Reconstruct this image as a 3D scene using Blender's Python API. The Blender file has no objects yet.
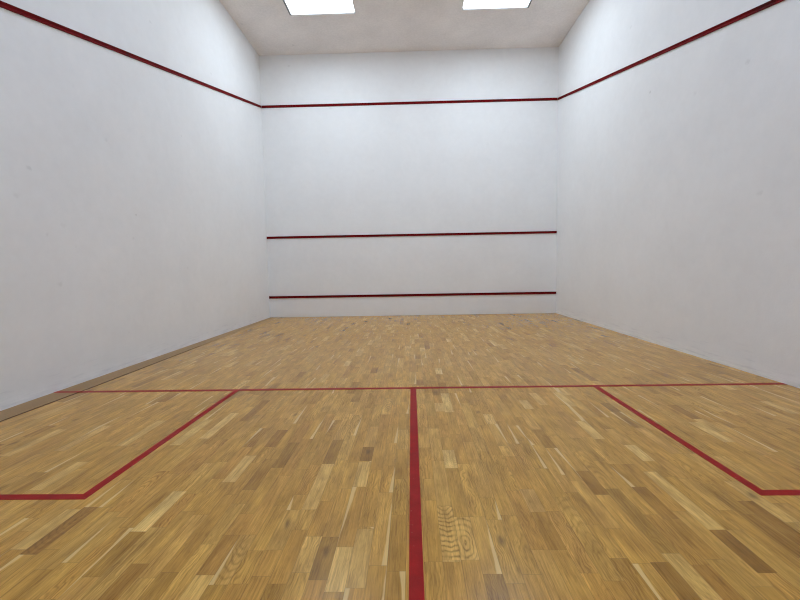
import bpy, math, random
from mathutils import Matrix, Vector

C = bpy.context.scene.collection
W, L, H = 6.4, 9.75, 5.671          # court: x 0..W, front wall at y = 0, back wall at y = -L
SHORT, HALF_X = -5.5, 3.204
FLOOR_X0 = 0.235                    # parquet field starts beside the border board
LW = 0.05                           # painted line width

# ------------------------------------------------------------------ helpers
def link(name, verts, faces, mats, parent=None, smooth=False):
    me = bpy.data.meshes.new(name)
    me.from_pydata(verts, [], faces)
    me.update()
    for m in (mats if isinstance(mats, (list, tuple)) else [mats]):
        me.materials.append(m)
    if smooth:
        for p in me.polygons: p.use_smooth = True
    o = bpy.data.objects.new(name, me)
    C.objects.link(o)
    if parent: o.parent = parent
    return o

class MB:
    def __init__(self): self.v, self.f = [], []
    def box(self, x0, x1, y0, y1, z0, z1):
        n = len(self.v)
        self.v += [(x, y, z) for z in (z0, z1) for y in (y0, y1) for x in (x0, x1)]
        self.f += [tuple(n + i for i in q) for q in
                   ((0, 2, 3, 1), (4, 5, 7, 6), (0, 1, 5, 4), (2, 6, 7, 3), (0, 4, 6, 2), (1, 3, 7, 5))]
        return self
    def sweep(self, prof, a, b):
        """closed profile of 3D offsets swept from point a to point b"""
        n = len(self.v); k = len(prof)
        for e in (a, b):
            self.v += [tuple(Vector(e) + Vector(p)) for p in prof]
        for i in range(k):
            j = (i + 1) % k
            self.f.append((n + i, n + j, n + k + j, n + k + i))
        self.f.append(tuple(n + i for i in reversed(range(k))))
        self.f.append(tuple(n + k + i for i in range(k)))
        return self
    def prism(self, poly, z0, z1):
        return self.sweep([(x, y, 0) for x, y in poly], (0, 0, z0), (0, 0, z1))
    def build(self, name, mats, parent=None):
        o = link(name, self.v, self.f, mats, parent)
        import bmesh
        bm = bmesh.new(); bm.from_mesh(o.data)
        bmesh.ops.recalc_face_normals(bm, faces=bm.faces)
        bm.to_mesh(o.data); bm.free()
        return o

def tag(o, label=None, cat=None, group=None, kind=None):
    if label: o['label'] = label
    if cat: o['category'] = cat
    if group: o['group'] = group
    if kind: o['kind'] = kind
    return o

def empty(name, loc):
    o = bpy.data.objects.new(name, None); C.objects.link(o); o.location = loc
    o.empty_display_size = 0.1
    return o

# ------------------------------------------------------------------ node helpers
class NT:
    def __init__(self, name):
        self.m = bpy.data.materials.new(name); self.m.use_nodes = True
        self.t = self.m.node_tree
        self.b = self.t.nodes['Principled BSDF']
    def n(self, kind, **kw):
        nd = self.t.nodes.new(kind)
        for k, v in kw.items():
            if isinstance(k, str) and hasattr(nd, k): setattr(nd, k, v)
        return nd
    def put(self, sock, v):
        if isinstance(v, bpy.types.NodeSocket): self.t.links.new(v, sock)
        else: sock.default_value = v
    def math(self, op, a, b=None, c=None, clamp=False):
        nd = self.t.nodes.new('ShaderNodeMath'); nd.operation = op; nd.use_clamp = clamp
        for s, v in zip(nd.inputs, (a, b, c)):
            if v is not None: self.put(s, v)
        return nd.outputs[0]
    def vmath(self, op, a, b=None):
        nd = self.t.nodes.new('ShaderNodeVectorMath'); nd.operation = op
        self.put(nd.inputs[0], a)
        if b is not None: self.put(nd.inputs[1], b)
        return nd.outputs['Value'] if op in ('LENGTH', 'DISTANCE') else nd.outputs[0]
    def comb(self, x, y, z=0.0):
        nd = self.t.nodes.new('ShaderNodeCombineXYZ')
        for s, v in zip(nd.inputs, (x, y, z)): self.put(s, v)
        return nd.outputs[0]
    def sep(self, v):
        nd = self.t.nodes.new('ShaderNodeSeparateXYZ'); self.put(nd.inputs[0], v)
        return nd.outputs
    def noise(self, vec, scale=1.0, detail=3.0, rough=0.55, dist=0.0):
        nd = self.t.nodes.new('ShaderNodeTexNoise')
        self.put(nd.inputs['Vector'], vec)
        nd.inputs['Scale'].default_value = scale; nd.inputs['Detail'].default_value = detail
        nd.inputs['Roughness'].default_value = rough; nd.inputs['Distortion'].default_value = dist
        return nd.outputs[0]
    def ramp(self, v, lo, hi, a=0.0, b=1.0, smooth=True):
        nd = self.t.nodes.new('ShaderNodeMapRange')
        nd.interpolation_type = 'SMOOTHSTEP' if smooth else 'LINEAR'
        for s, x in zip(nd.inputs, (v, lo, hi, a, b)): self.put(s, x)
        return nd.outputs[0]
    def mix(self, fac, a, b, mode='MIX'):
        nd = self.t.nodes.new('ShaderNodeMix'); nd.data_type = 'RGBA'; nd.blend_type = mode
        self.put(nd.inputs[0], fac)
        for s, v in ((nd.inputs[6], a), (nd.inputs[7], b)):
            self.put(s, v if isinstance(v, bpy.types.NodeSocket) else (*v, 1.0))
        return nd.outputs[2]
    def attr(self, name):
        nd = self.t.nodes.new('ShaderNodeAttribute'); nd.attribute_name = name
        return nd
    def pos(self):
        return self.t.nodes.new('ShaderNodeNewGeometry').outputs['Position']
    def bump(self, h, strength, dist):
        nd = self.t.nodes.new('ShaderNodeBump')
        nd.inputs['Strength'].default_value = strength; nd.inputs['Distance'].default_value = dist
        self.put(nd.inputs['Height'], h)
        self.put(self.b.inputs['Normal'], nd.outputs[0])
    def set(self, **kw):
        for k, v in kw.items():
            k = k.replace('_', ' ')
            self.put(self.b.inputs[k], v if not isinstance(v, tuple) else (*v, 1.0))

def plaster(name, base, marks=(), density=0.10, rough_bump=0.25, scuff=None, mottle=0.022, speckle=9.0):
    """white painted plaster: fine roller texture, faint smudges and ball marks"""
    t = NT(name); p = t.pos()
    mott = t.noise(p, 1.3, 4.0, 0.6)
    fine = t.noise(p, speckle, 3.0, 0.6)
    k = t.math('ADD', t.ramp(mott, .3, .7, -mottle, mottle, False), t.ramp(fine, .3, .7, -mottle * .6, mottle * .6, False))
    col = t.mix(1.0, base, t.comb(t.math('ADD', 1.0, k), t.math('ADD', 1.0, k), t.math('ADD', 1.0, k)), 'MULTIPLY')
    # random small ball marks
    v = t.n('ShaderNodeTexVoronoi'); v.inputs['Scale'].default_value = 2.6
    warp = t.noise(p, 20, 2)
    t.put(v.inputs['Vector'], t.vmath('ADD', p, t.comb(t.math('MULTIPLY', warp, .05), t.math('MULTIPLY', warp, .05), 0.0)))
    r = t.sep(v.outputs['Color'])
    on = t.math('LESS_THAN', r[0], density)
    rad = t.math('ADD', .03, t.math('MULTIPLY', r[1], .05))
    m = t.math('MULTIPLY', t.math('MULTIPLY', t.ramp(v.outputs['Distance'], 0.0, rad, 1.0, 0.0), on), t.math("MULTIPLY", r[2], .15))
    for q, rr, s in marks:
        d = t.vmath('DISTANCE', t.vmath('MULTIPLY', p, (1, 1, 1.4)), (q[0], q[1], q[2] * 1.4))
        d = t.math('ADD', d, t.math('MULTIPLY', t.math('SUBTRACT', t.noise(p, 25, 2), .5), rr * 1.2))
        m = t.math('MAXIMUM', m, t.ramp(d, rr * .1, rr * .75, s * .42, 0.0))
    col = t.mix(m, col, (.16, .15, .15))
    if scuff:
        s = t.sep(p)
        sc = t.noise(t.comb(t.math('MULTIPLY', s[0], 3.0), t.math('MULTIPLY', s[1], 3.0), t.math('MULTIPLY', s[2], 34.0)), 1.0, 4, .65)
        low = t.ramp(s[2], .03, scuff, 1.0, 0.0)
        col = t.mix(t.math('MULTIPLY', low, t.ramp(sc, .54, .70, 0.0, .20)), col, (.36, .39, .47))
        col = t.mix(t.math('MULTIPLY', t.ramp(s[2], 0.0, .14, 1.0, 0.0), t.ramp(sc, .40, .56, .75, 0.0)), col, (.93, .94, .95))
    t.set(Base_Color=col, Roughness=.62, Specular_IOR_Level=.25)
    t.bump(t.math('ADD', t.noise(p, 60, 4, .6), t.math('MULTIPLY', t.noise(p, 5, 3), 2.0)), rough_bump, .004)
    return t.m

def plain(name, col, rough=.6, metal=0.0, spec=.4):
    t = NT(name); p = t.pos()
    k = t.ramp(t.noise(p, 30, 3), .3, .7, .93, 1.07, False)
    t.set(Base_Color=t.mix(1.0, col, t.comb(k, k, k), 'MULTIPLY'), Roughness=rough, Metallic=metal, Specular_IOR_Level=spec)
    return t.m

def paint(name, col, rough, wear, worn_col, dirt=0.0):
    t = NT(name); p = t.pos()
    k = t.ramp(t.noise(p, 14, 4, .65), .3, .7, .80, 1.18, False)
    c = t.mix(1.0, col, t.comb(k, k, k), 'MULTIPLY')
    w = t.ramp(t.noise(p, 45, 5, .7), .60, .74, 0.0, wear)
    c = t.mix(w, c, worn_col)
    if dirt:
        c = t.mix(t.ramp(t.noise(p, 3.2, 4, .6), .56, .66, 0.0, dirt), c, (.015, .012, .012))
    t.set(Base_Color=c, Roughness=rough, Specular_IOR_Level=.10)
    t.bump(t.noise(p, 120, 3), .15, .001)
    return t.m

WALL = (.85, .86, .868)
M_left = plaster('left_wall_plaster', WALL, [((0, -5.57, 1.95), .05, .35), ((0, -5.70, 1.70), .06, .18), ((0, -5.28, 1.5), .06, .12),
        ((0, -4.27, 1.73), .03, .45), ((0, -5.36, .96), .05, .22), ((0, -3.24, 1.11), .05, .20), ((0, -4.66, 2.46), .05, .22),
        ((0, -3.77, 4.17), .05, .22), ((0, -2.23, 4.26), .05, .30)], scuff=.30)
M_right = plaster('right_wall_plaster', WALL, [((W, -3.39, 3.32), .05, .5), ((W, -4.25, 2.94), .06, .16), ((W, -4.96, 2.93), .06, .30),
        ((W, -2.87, 4.43), .06, .22), ((W, -5.16, 1.68), .06, .2)], scuff=.34)
M_front = plaster('front_wall_plaster', WALL, [((1.52, 0, 4.54), .07, .25), ((.64, 0, 5.44), .06, .3), ((2.4, 0, 3.2), .07, .12), ((4.9, 0, 3.7), .07, .12)], mottle=.022)
M_back = plaster('back_wall_plaster', WALL)
M_ceil = plaster('ceiling_stipple', (.84, .80, .775), [((.85, -.37, H), .06, .5), ((.11, -1.13, H), .06, .4)], density=.08, rough_bump=.9, mottle=.07, speckle=28.0)
M_line = paint('floor_line_red', (.33, .011, .009), .46, .38, (.48, .22, .17))
M_batten = paint('wall_line_red', (.150, .003, .005), .8, .12, (.30, .12, .11), dirt=.5)
M_tin = plaster('tin_panel_paint', WALL, density=.10, rough_bump=.1)
M_gap = plain('gap_shade', (.12, .055, .02), .9)  # shade inside the floor gap, put into the colour
M_reveal = plain('dark_grey_metal', (.24, .24, .24), .8, spec=.1)
M_housing = plain('light_housing_metal', (.5, .5, .5), .5)

# ------------------------------------------------------------------ parquet
def parquet_material():
    t = NT('oak_parquet')
    uv = t.n('ShaderNodeUVMap'); uv.uv_map = 'stave'
    s = t.sep(uv.outputs[0]); u, v = s[0], s[1]            # metres inside one stave
    A = t.attr('look'); a = t.sep(A.outputs['Vector'])     # tone, hue, seed
    B = t.attr('grain'); b = t.sep(B.outputs['Vector'])    # figure strength, ring centre u, ring centre v
    D = t.attr('edges'); d = t.sep(D.outputs['Vector'])    # sap side (-1,0,1), knot, ring stretch
    S = t.attr('size'); z = t.sep(S.outputs['Vector'])     # stave width, length
    tone, hue, seed = a[0], a[1], t.math('MULTIPLY', a[2], 97.0)
    def vec(su, sv, o=0.0): return t.comb(t.math('MULTIPLY', u, su), t.math('MULTIPLY', v, sv), t.math('ADD', seed, o))
    # tone: dark .. mid .. pale
    lo = t.mix(t.ramp(tone, -1, 0, 0, 1, False), DARK, MID)
    col = t.mix(t.ramp(tone, 0, 1, 0, 1, False), lo, PALE)
    col = t.mix(t.math('MULTIPLY', t.math('MAXIMUM', hue, 0.0), .45), col, RED)
    col = t.mix(t.math('MULTIPLY', t.math('MAXIMUM', t.math('MULTIPLY', hue, -1.0), 0.0), .28), col, OLIVE)
    # broad cloud along the stave
    cl = t.ramp(t.noise(vec(18, 4.0), 1, 4, .6), .28, .72, .70, 1.27, False)
    # fine streaks and pores
    st = t.ramp(t.noise(vec(260, 7.0, 3.0), 1, 4, .65), .25, .75, .74, 1.22, False)
    po = t.ramp(t.noise(vec(420, 22.0, 7.0), 1, 2, .5), .60, .72, 1.0, .80)
    k = t.math('MULTIPLY', t.math('MULTIPLY', cl, st), po)
    # darker growth bands and short flecks along the grain
    bd = t.ramp(t.noise(vec(95, 3.2, 41.0), 1, 4, .62), .50, .70, 1.0, .74)
    fl = t.ramp(t.noise(vec(55, 16.0, 53.0), 1, 4, .65), .56, .74, 1.0, .80)
    k = t.math('MULTIPLY', k, t.math('MULTIPLY', t.math('MULTIPLY', bd, fl), 1.09))
    # cathedral / ring figure
    w1 = t.math('MULTIPLY', t.math('SUBTRACT', t.noise(vec(22, 9.0, 11.0), 1, 2, .5), .5), .055)
    w2 = t.math('MULTIPLY', t.math('SUBTRACT', t.noise(vec(40, 14.0, 17.0), 1, 2, .5), .5), .030)
    du = t.math('ADD', t.math('SUBTRACT', u, b[1]), w1)
    dv = t.math('MULTIPLY', t.math('ADD', t.math('SUBTRACT', v, b[2]), w2), d[2])
    rad = t.math('SQRT', t.math('ADD', t.math('MULTIPLY', du, du), t.math('MULTIPLY', dv, dv)))
    ring = t.math('ADD', .5, t.math('MULTIPLY', .5, t.math('SINE', t.math('MULTIPLY', rad, z[2]))))
    ring = t.math('MULTIPLY', t.math('POWER', ring, 2.6), t.ramp(t.noise(vec(45, 8.0, 31.0), 1, 3, .6), .35, .62, .25, 1.15, False))
    k = t.math('MULTIPLY', k, t.math('SUBTRACT', 1.0, t.math('MULTIPLY', t.math('MULTIPLY', ring, b[0]), .36)))
    k = t.math('MULTIPLY', k, t.math('ADD', 1.0, t.math('MULTIPLY', b[0], .10)))
    col = t.mix(1.0, col, t.comb(k, t.math('POWER', k, 1.12), t.math('POWER', k, 1.30)), 'MULTIPLY')
    # sapwood wedge along one side
    su = t.math('MULTIPLY', d[0], t.math('SUBTRACT', t.math('DIVIDE', u, z[0]), .5))       # .5 on the sap edge
    v01 = t.math('DIVIDE', v, z[1]); flip = t.math('GREATER_THAN', a[2], .5)
    vl = t.math('ABSOLUTE', t.math('SUBTRACT', v01, flip))
    edge = t.math('ADD', t.math('ADD', .20, t.math('MULTIPLY', vl, .30)), t.math('MULTIPLY', t.math('SUBTRACT', t.noise(vec(4, 5.0, 23.0), 1, 3), .5), .26))
    sap = t.ramp(t.math('SUBTRACT', su, edge), -.02, .06, 0.0, .62)
    col = t.mix(sap, col, SAP)
    # knots
    kn = t.vmath('LENGTH', t.comb(t.math('ADD', t.math('SUBTRACT', u, t.math('MULTIPLY', z[0], .55)), t.math('MULTIPLY', w1, .8)),
                                  t.math('MULTIPLY', t.math('SUBTRACT', v, t.math('MULTIPLY', z[1], .62)), .45), 0.0))
    col = t.mix(t.math('MULTIPLY', t.ramp(kn, .002, .024, .55, 0.0), d[1]), col, (.075, .038, .013))
    # joints between staves
    eu = t.math('MINIMUM', u, t.math('SUBTRACT', z[0], u)); ev = t.math('MINIMUM', v, t.math('SUBTRACT', z[1], v))
    jt = t.ramp(t.math('MINIMUM', eu, ev), .0004, .0016, .34, 0.0)
    col = t.mix(jt, col, (.07, .042, .02))
    # worn matt haze patches
    p = t.pos()
    wear = t.noise(p, .35, 2, .5)
    t.set(Base_Color=col, Roughness=t.ramp(wear, .3, .7, ROUGH - .05, ROUGH + .07, False), Specular_IOR_Level=.24)
    h = t.math('ADD', t.math('MULTIPLY', t.noise(vec(260, 9.0, 3.0), 1, 2), .4), t.math('MULTIPLY', jt, -2.0))
    t.bump(h, .12, .0008)
    return t.m

DARK, MID, PALE = (.205, .087, .012), (.505, .262, .045), (.72, .455, .135)
RED, OLIVE, SAP = (.455, .215, .041), (.42, .245, .046), (.83, .58, .23)
ROUGH = .20
M_floor = parquet_material()

def build_floor():
    rnd = random.Random(11)
    P, PH = .0661, .0603
    # staves that stand out in the photograph: x, near y, far y, tone, hue, figure, knot, sap, ring stretch
    special = [
        (2.06, -7.427, -7.130, .95, 0, .05, 0, 0, .2), (1.742, -7.557, -7.256, -.75, .55, .7, 0, 0, .35), (1.68, -7.53, -7.27, .55, 0, .05, 0, 0, .2),
        (2.475, -7.66, -7.45, -.45, .7, .2, 0, 0, .1), (2.54, -7.704, -7.45, .25, .35, .75, 0, -1, .35), (2.66, -7.536, -7.285, .22, 0, .15, 1.15, 0, .2),
        (2.936, -7.734, -7.521, .60, 0, .35, 0, 0, .03), (3.005, -7.718, -7.416, .48, 0, .3, 0, 0, .03), (2.87, -7.683, -7.464, -.60, -.6, .3, 1, 0, .3),
        (3.005, -7.403, -6.938, .0, 0, .8, 0, 0, .06), (3.326, -7.591, -7.26, .25, 0, 1.35, 0, 0, .55), (3.395, -7.591, -7.34, .30, 0, 1.35, 0, 0, .45),
        (3.46, -7.658, -7.34, .15, 0, .1, 0, 1, .1), (3.475, -7.86, -7.658, -.65, -.5, .7, 0, 0, .02), (3.405, -6.924, -6.714, .65, 0, .5, 0, 0, .4),
        (4.028, -7.18, -6.963, -.6, 0, .3, 0, 0, .1), (3.736, -7.541, -7.309, -.30, .2, .05, 0, 0, .1), (4.38, -7.43, -6.975, .55, 0, .2, 0, 0, .1),
        (4.285, -7.36, -7.117, -.5, .2, .2, 0, 0, .1), (4.68, -7.60, -7.236, -.65, 0, .4, 0, 0, .1), (4.42, -7.655, -7.431, -.7, .1, .2, 0, 0, .1),
        (2.33, -6.653, -6.40, -.7, .3, .1, 0, 0, .1), (2.406, -7.122, -6.806, -.5, 0, .2, 0, 0, .1), (2.935, -6.838, -6.665, -.8, -.4, .5, 1, 0, .2),
        (2.74, -6.869, -6.56, -.5, -.3, .1, 0, 0, .1), (2.935, -7.10, -6.85, .55, 0, .1, 0, 0, .1), (3.91, -7.0, -6.658, .1, 0, .1, 0, 1, .1),
        (3.70, -6.667, -6.332, .15, 0, .1, 0, 1, .1), (5.03, -6.64, -6.33, .65, 0, .1, 0, 0, .1), (5.09, -6.28, -6.0, -.6, 0, .1, 0, 0, .1),
        (4.455, -6.864, -6.668, .7, 0, .1, 0, 0, .1), (3.55, -7.70, -7.36, .1, -.4, .9, 1, 0, .12), (3.61, -7.66, -7.33, .05, -.3, .7, 0, 0, .15),
        (2.60, -7.70, -7.54, .05, 0, .8, 0, 0, .08), (2.80, -7.65, -7.46, .3, 0, .9, 0, 0, .06), (2.73, -7.70, -7.42, -.15, .4, .2, 0, 0, .1),
        (3.36, -7.86, -7.60, -.1, .2, .2, 0, 0, .1), (3.29, -7.86, -7.60, .05, 0, .8, 0, 0, .06)]
    forced = {}
    for x, y0, y1, *q in special:
        forced.setdefault(int((x - PH) // P), []).append((y0, y1, q))
    verts, faces, uvs, look, grain, edges, size = [], [], [], [], [], [], []
    cols = []
    k = 3; x = FLOOR_X0
    while x < W - 1e-6:
        x1 = min(W, PH + P * k if PH + P * k > x else PH + P * (k + 1))
        if x1 - x < .004: x1 = min(W, x1 + P)
        cols.append((x, x1)); x = x1; k += 1
    def stave(x0, x1, y0, y1, tone, hue, fig, knot, sap, stretch, cu=None, cv=None):
        n = len(verts)
        verts.extend([(x0, y0, 0), (x1, y0, 0), (x1, y1, 0), (x0, y1, 0)])
        faces.append((n, n + 1, n + 2, n + 3))
        w, l = x1 - x0, y1 - y0
        uvs.extend([(0, 0), (w, 0), (w, l), (0, l)])
        look.append((tone, hue, rnd.random(), 1))
        grain.append((fig, (rnd.uniform(-.3, 1.3) if cu is None else cu) * w, (rnd.uniform(-.1, 1.1) if cv is None else cv) * l, 1))
        edges.append((sap, knot, stretch, 1)); size.append((w, l, rnd.uniform(480, 720) if cu is None else 400.0, 1))
    for x0, x1 in cols:
        fs = sorted(forced.get(int(((x0 + x1) / 2 - PH) // P), []))
        # random joints, cut around the pinned staves
        spans, y = [], -L - rnd.uniform(0, .3)
        while y < 0:
            ln = rnd.choice((.20, .25, .28, .30, .34, .38, .42, .46)) * rnd.uniform(.92, 1.08)
            spans.append([y, y + ln]); y += ln
        spans[0][0] = -L; spans[-1][1] = 0
        for f0, f1, q in fs:
            out = []
            for s0, s1 in spans:
                if s1 <= f0 or s0 >= f1: out.append([s0, s1]); continue
                if s0 < f0: out.append([s0, f0])
                if s1 > f1: out.append([f1, s1])
            spans = sorted(out)
        m = []
        for s0, s1 in spans:       # no slivers: join a short remnant to its neighbour
            if m and abs(m[-1][1] - s0) < 1e-6 and (s1 - s0 < .10 or m[-1][1] - m[-1][0] < .10): m[-1][1] = s1
            else: m.append([s0, s1])
        for s0, s1 in m:
            r = rnd.random()
            tone = max(-.85, min(.8, rnd.gauss(.0, .13)))
            if r < .06: tone = -rnd.uniform(.35, .65)
            elif r < .11: tone = rnd.uniform(.4, .75)
            hue = max(-1, min(1, rnd.gauss(.05, .45)))
            fig = rnd.choice((.05, .1, .15, .25, .4, .6, .85))
            sap = rnd.choice((-1, 1)) if rnd.random() < .13 else 0
            knot = 1 if rnd.random() < .012 else 0
            stave(x0, x1, s0, s1, tone, hue, fig, knot, sap, rnd.choice((.03, .05, .08, .12, .2)))
        for f0, f1, (tone, hue, fig, knot, sap, stretch) in fs:
            xc = (x0 + x1) / 2
            if abs(xc - 3.395) < .033 and f0 < -7.5 and f1 > -7.4: stave(x0, x1, f0, f1, tone, hue, fig, knot, sap, stretch, .35, .36)
            elif abs(xc - 3.326) < .033 and f0 < -7.5 and f1 > -7.4: stave(x0, x1, f0, f1, tone, hue, fig, knot, sap, stretch, .5, 1.1)
            else: stave(x0, x1, f0, f1, tone, hue, fig, knot, sap, stretch)
    ns = len(faces)
    # slab under the staves
    slab = MB().box(-.15, W + .15, -L - .15, .15, -.10, -.012)
    n = len(verts); verts.extend(slab.v); faces.extend(tuple(n + i for i in f) for f in slab.f)
    # edge of the parquet field down to the slab
    n = len(verts); verts.extend([(FLOOR_X0, -L, -.012), (FLOOR_X0, 0, -.012), (FLOOR_X0, 0, 0), (FLOOR_X0, -L, 0)]); faces.append((n, n + 3, n + 2, n + 1))
    o = link('floor', verts, faces, [M_floor, M_gap])
    me = o.data
    for i, p in enumerate(me.polygons):
        if i >= ns: p.material_index = 1
    ul = me.uv_layers.new(name='stave')
    for i, q in enumerate(uvs): ul.data[i].uv = q
    pad = [(0, 0, 0, 1)] * (len(faces) - ns)
    for nm, dat in (('look', look), ('grain', grain), ('edges', edges), ('size', size)):
        at = me.attributes.new(nm, 'FLOAT_VECTOR', 'FACE')
        for i, q in enumerate(dat + pad): at.data[i].vector = q[:3]
    tag(o, 'oak strip parquet floor of the court', 'floor', kind='structure')
build_floor()

# border board along the left wall, narrower towards the front wall, a dark gap beside it
def border_board():
    t = NT('brown_border_oak'); p = t.pos(); s = t.sep(p)
    g = t.ramp(t.noise(t.comb(t.math('MULTIPLY', s[0], 120.0), t.math('MULTIPLY', s[1], 3.0), 0.0), 1, 4, .6), .3, .7, .78, 1.15, False)
    c = t.mix(t.ramp(t.noise(p, 1.4, 3), .35, .65), (.32, .185, .07), (.35, .205, .085))
    t.set(Base_Color=t.mix(1.0, c, t.comb(g, g, g), 'MULTIPLY'), Roughness=.5)
    pr = [(0, -L), (.220, -L), (.220, -5.3), (.172, -3.36), (.130, -1.9), (.075, 0), (0, 0)]
    o = MB().prism(pr, -.0115, .001).build('border_board', [t.m, M_gap])
    for f in o.data.polygons:                  # edge coloured dark to stand for shade in the open joint
        if f.normal.x > .5 and f.center.y < -3: f.material_index = 1
    tag(o, 'brown wooden border board along the foot of the left wall', 'floor border')
    # light parquet infill between the tapering board and the parquet field
    q = [(.234, -5.3), (.235, -5.3), (.235, 0), (.076, 0), (.133, -1.9), (.184, -3.36)]
    i = MB().prism(q, -.0115, -.0005).build('trim_1', plain('oak_infill', (.46, .265, .08), .4))
    tag(i, 'oak filler strip beside the border board', 'floor trim', kind='structure')
border_board()

# ------------------------------------------------------------------ room shell
T = .15
def struct(mb, name, m): return tag(mb.build(name, m), kind='structure')
struct(MB().box(-T, W + T, 0, T, -.012, H + .12), 'wall_front', M_front)
struct(MB().box(-T, 0, -L, 0, -.012, H + .12), 'wall_left', M_left)
struct(MB().box(W, W + T, -L, 0, -.012, H + .12), 'wall_right', M_right)
struct(MB().box(-T, W + T, -L - T, -L, -.012, H + .12), 'wall_back', M_back)

# ceiling with square openings for the recessed lights
SZ = 1.192
LX = (1.072, 4.196)
ROWS = ROW_Y = (-1.335 - SZ, -4.90 - SZ / 2, -9.75 + 1.335)  # mid and back rows are added out of view to light the room
openings = [(x, x + SZ, y, y + SZ) for y in ROWS for x in LX]
def ceiling():
    xs = sorted({0, W, *[v for o in openings for v in o[:2]]}); ys = sorted({-L, 0, *[v for o in openings for v in o[2:]]})
    mb = MB(); v = {}
    TH = .12
    cell = {}
    for i in range(len(xs) - 1):
        for j in range(len(ys) - 1):
            cx, cy = (xs[i] + xs[i + 1]) / 2, (ys[j] + ys[j + 1]) / 2
            cell[i, j] = not any(a < cx < b and c < cy < d for a, b, c, d in openings)
    def vid(i, j, z):
        key = (i, j, z)
        if key not in v: v[key] = len(mb.v); mb.v.append((xs[i], ys[j], H + (TH if z else 0)))
        return v[key]
    for (i, j), on in cell.items():
        if not on: continue
        a = [(i, j), (i + 1, j), (i + 1, j + 1), (i, j + 1)]
        mb.f.append(tuple(vid(*q, 0) for q in reversed(a))); mb.f.append(tuple(vid(*q, 1) for q in a))
        for (di, dj), (p, q) in (((0, -1), (a[0], a[1])), ((1, 0), (a[1], a[2])), ((0, 1), (a[2], a[3])), ((-1, 0), (a[3], a[0]))):
            if not cell.get((i + di, j + dj), False):
                mb.f.append((vid(*p, 0), vid(*q, 0), vid(*q, 1), vid(*p, 1)))
    return mb
struct(ceiling(), 'ceiling', M_ceil)

# ------------------------------------------------------------------ ceiling lights
def emitter(name, col, power):
    m = bpy.data.materials.new(name); m.use_nodes = True
    t = m.node_tree; t.nodes.clear()
    e = t.nodes.new('ShaderNodeEmission'); e.inputs[0].default_value = (*col, 1); e.inputs[1].default_value = power
    out = t.nodes.new('ShaderNodeOutputMaterial'); t.links.new(e.outputs[0], out.inputs[0])
    return m
LIGHT_COLS = ((.86, .985, 1.11), (.79, .98, 1.27), (.79, .98, 1.27))   # added unseen rows tinted bluer to cool the near walls
POWERS = (9.0, 1.8, 6.2)
M_emit = [emitter('lit_diffuser', c, p) for c, p in zip(LIGHT_COLS, POWERS)]
DEPTH = .03
def ceiling_light(x0, y0, row, outer, label, group):
    r = tag(empty('ceiling_light', (x0 + SZ / 2, y0 + SZ / 2, H)), label, 'ceiling light', group)
    h = SZ / 2 - .001; b = .006; wide = .030
    bl, br = (wide, b) if outer < 0 else (b, wide)
    fr = MB()
    for q in ((-h, h, -h, -h + b), (-h, h, h - b, h), (-h, -h + bl, -h + b, h - b), (h - br, h, -h + b, h - b)):
        fr.box(*q, -.001, .10)
    fr.build('frame', M_reveal, r)
    MB().box(-h + bl, h - br, -h + b, h - b, DEPTH, DEPTH + .006).build('diffuser', M_emit[row], r)
    MB().box(-h + bl, h - br, -h + b, h - b, .09, .10).build('housing', M_housing, r)
    return r
for j, y in enumerate(ROWS):
    for i, x in enumerate(LX):
        side = ('left', 'right')[i]
        lab = (f'square recessed ceiling light by the front wall, nearer the {side} wall',
               f'added unseen ceiling light over mid court, nearer the {side} wall',
               f'added unseen ceiling light by the back wall, nearer the {side} wall')[j]
        ceiling_light(x, y, j, (-1, 1)[i], lab, 'square recessed ceiling lights')

# ------------------------------------------------------------------ lines on the walls: grooved red battens
def groove(nx, ny, w=LW, d=.014):
    """batten profile with a shallow V notch; (nx, ny) points into the room"""
    h = w / 2
    pr = [(0, -h), (d, -h), (d, -h * .82), (d * .35, 0), (d, h * .82), (d, h), (0, h)]
    return [(nx * a, ny * a, z) for a, z in pr]
ZO, ZS, ZT = 4.603, 1.784, .455
SLOPE = .2496
o = MB().sweep(groove(0, -1), (0.0145, 0, ZO), (W - .0145, 0, ZO)).build('out_line', M_batten)
tag(o, 'long red out line high on the front wall, topmost of its three lines', 'wall line')
o = MB().sweep(groove(0, -1), (0.001, 0, ZS), (W - .001, 0, ZS)).build('service_line', M_batten)
tag(o, 'red service line across the middle of the front wall', 'wall line')
for side, x, nx in (('left', 0, 1), ('right', W, -1)):
    o = MB().sweep(groove(nx, 0, LW * .94), (x, 0, ZO), (x, -L, ZO - SLOPE * L)).build('side_out_line', M_batten)
    tag(o, f'red out line sloping down along the {side} wall', 'wall line', 'sloping side wall out lines')
# tin: white sheet panel at the foot of the front wall with a red strip along its top
tin = tag(empty('tin_board', (W / 2, 0, 0)), 'white tin board along foot of front wall, red strip along its top', 'tin')
MB().box(-W / 2 + .006, W / 2 - .004, -.006, 0, .004, ZT - .024).build('panel', M_tin, tin)
s = MB().sweep(groove(0, -1, .052, .02), (-W / 2 + .002, 0, ZT), (W / 2 - .002, 0, ZT)).build('top_strip', M_batten, tin)
s['label'] = 'red strip along the top of the tin'

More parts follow.
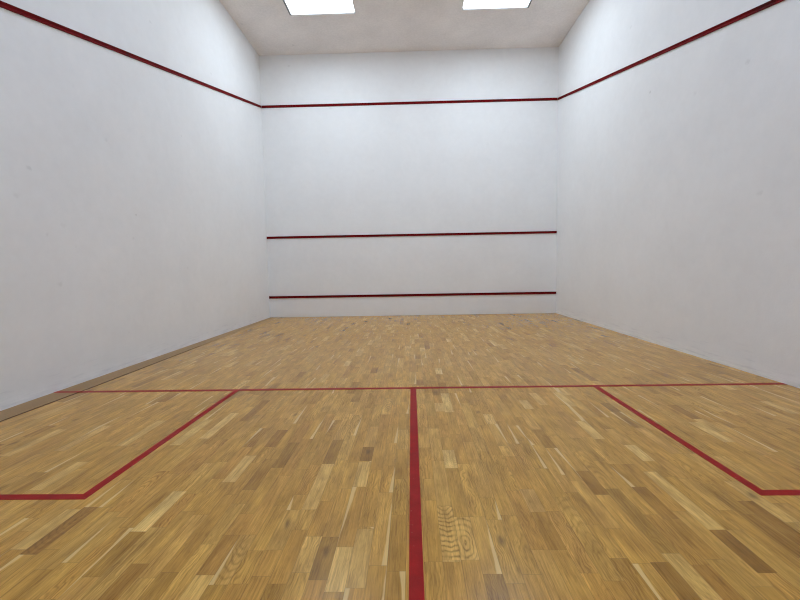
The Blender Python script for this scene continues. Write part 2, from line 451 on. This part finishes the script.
# ------------------------------------------------------------------ lines on the floor
h = .0445 / 2; hc = LW / 2; Z = .0012
o = MB().box(FLOOR_X0 + .001, W, SHORT - h, SHORT + h, 0, Z).box(.001, .224, SHORT - h, SHORT + h, .001, .001 + Z).build('short_line', M_line)
tag(o, 'long red short line across the floor from wall to wall', 'floor line')
o = MB().box(HALF_X - hc, HALF_X + hc, -L, SHORT - h, 0, Z).build('half_court_line', M_line)
tag(o, 'red half court line running toward camera up the middle of the floor', 'floor line')
BL, BR = 1.643, W - 1.619
YB = SHORT - 1.672
o = MB().prism([(FLOOR_X0 + .001, YB - h), (BL + h, YB - h), (BL + h, SHORT - h), (BL - h, SHORT - h), (BL - h, YB + h), (FLOOR_X0 + .001, YB + h)], 0, Z).build('service_box_line', M_line)
tag(o, 'red L-shaped service box line on the floor by the left wall', 'floor line', 'service box lines')
o = MB().prism([(W - .001, YB - h), (BR - h, YB - h), (BR - h, SHORT - h), (BR + h, SHORT - h), (BR + h, YB + h), (W - .001, YB + h)], 0, Z).build('service_box_line', M_line)
tag(o, 'red L-shaped service box line on the floor by the right wall', 'floor line', 'service box lines')

# ------------------------------------------------------------------ camera, world, output look
cd = bpy.data.cameras.new('camera'); cam = bpy.data.objects.new('camera', cd); C.objects.link(cam)
right = Vector((0.99963566, 0.02017039, -0.01793596)); up = Vector((0.01639793, 0.07399052, 0.99712412)); fwd = Vector((-0.02143947, 0.99705494, -0.07363281))
m = Matrix((right, up, -fwd)).transposed().to_4x4()
m.translation = Vector((3.2041, -8.9663, 1.0463))
cam.matrix_world = m
cd.sensor_fit = 'HORIZONTAL'; cd.sensor_width = 36
cd.lens = 402.614 / 800 * 36
cd.shift_x = -3.2015 / 800; cd.shift_y = -1.6255 / 800
cd.clip_start = .02
bpy.context.scene.camera = cam

w = bpy.data.worlds.new('world'); bpy.context.scene.world = w; w.use_nodes = True
w.node_tree.nodes['Background'].inputs[0].default_value = (.05, .05, .05, 1)
sc = bpy.context.scene
sc.view_settings.view_transform = 'Standard'; sc.view_settings.look = 'None'
sc.view_settings.gamma = 1; sc.view_settings.use_curve_mapping = False
sc.view_settings.exposure = 0.42
sc.cycles.use_denoising = True
sc.cycles.filter_width = 1.15
sc.cycles.max_bounces = 10; sc.cycles.diffuse_bounces = 8
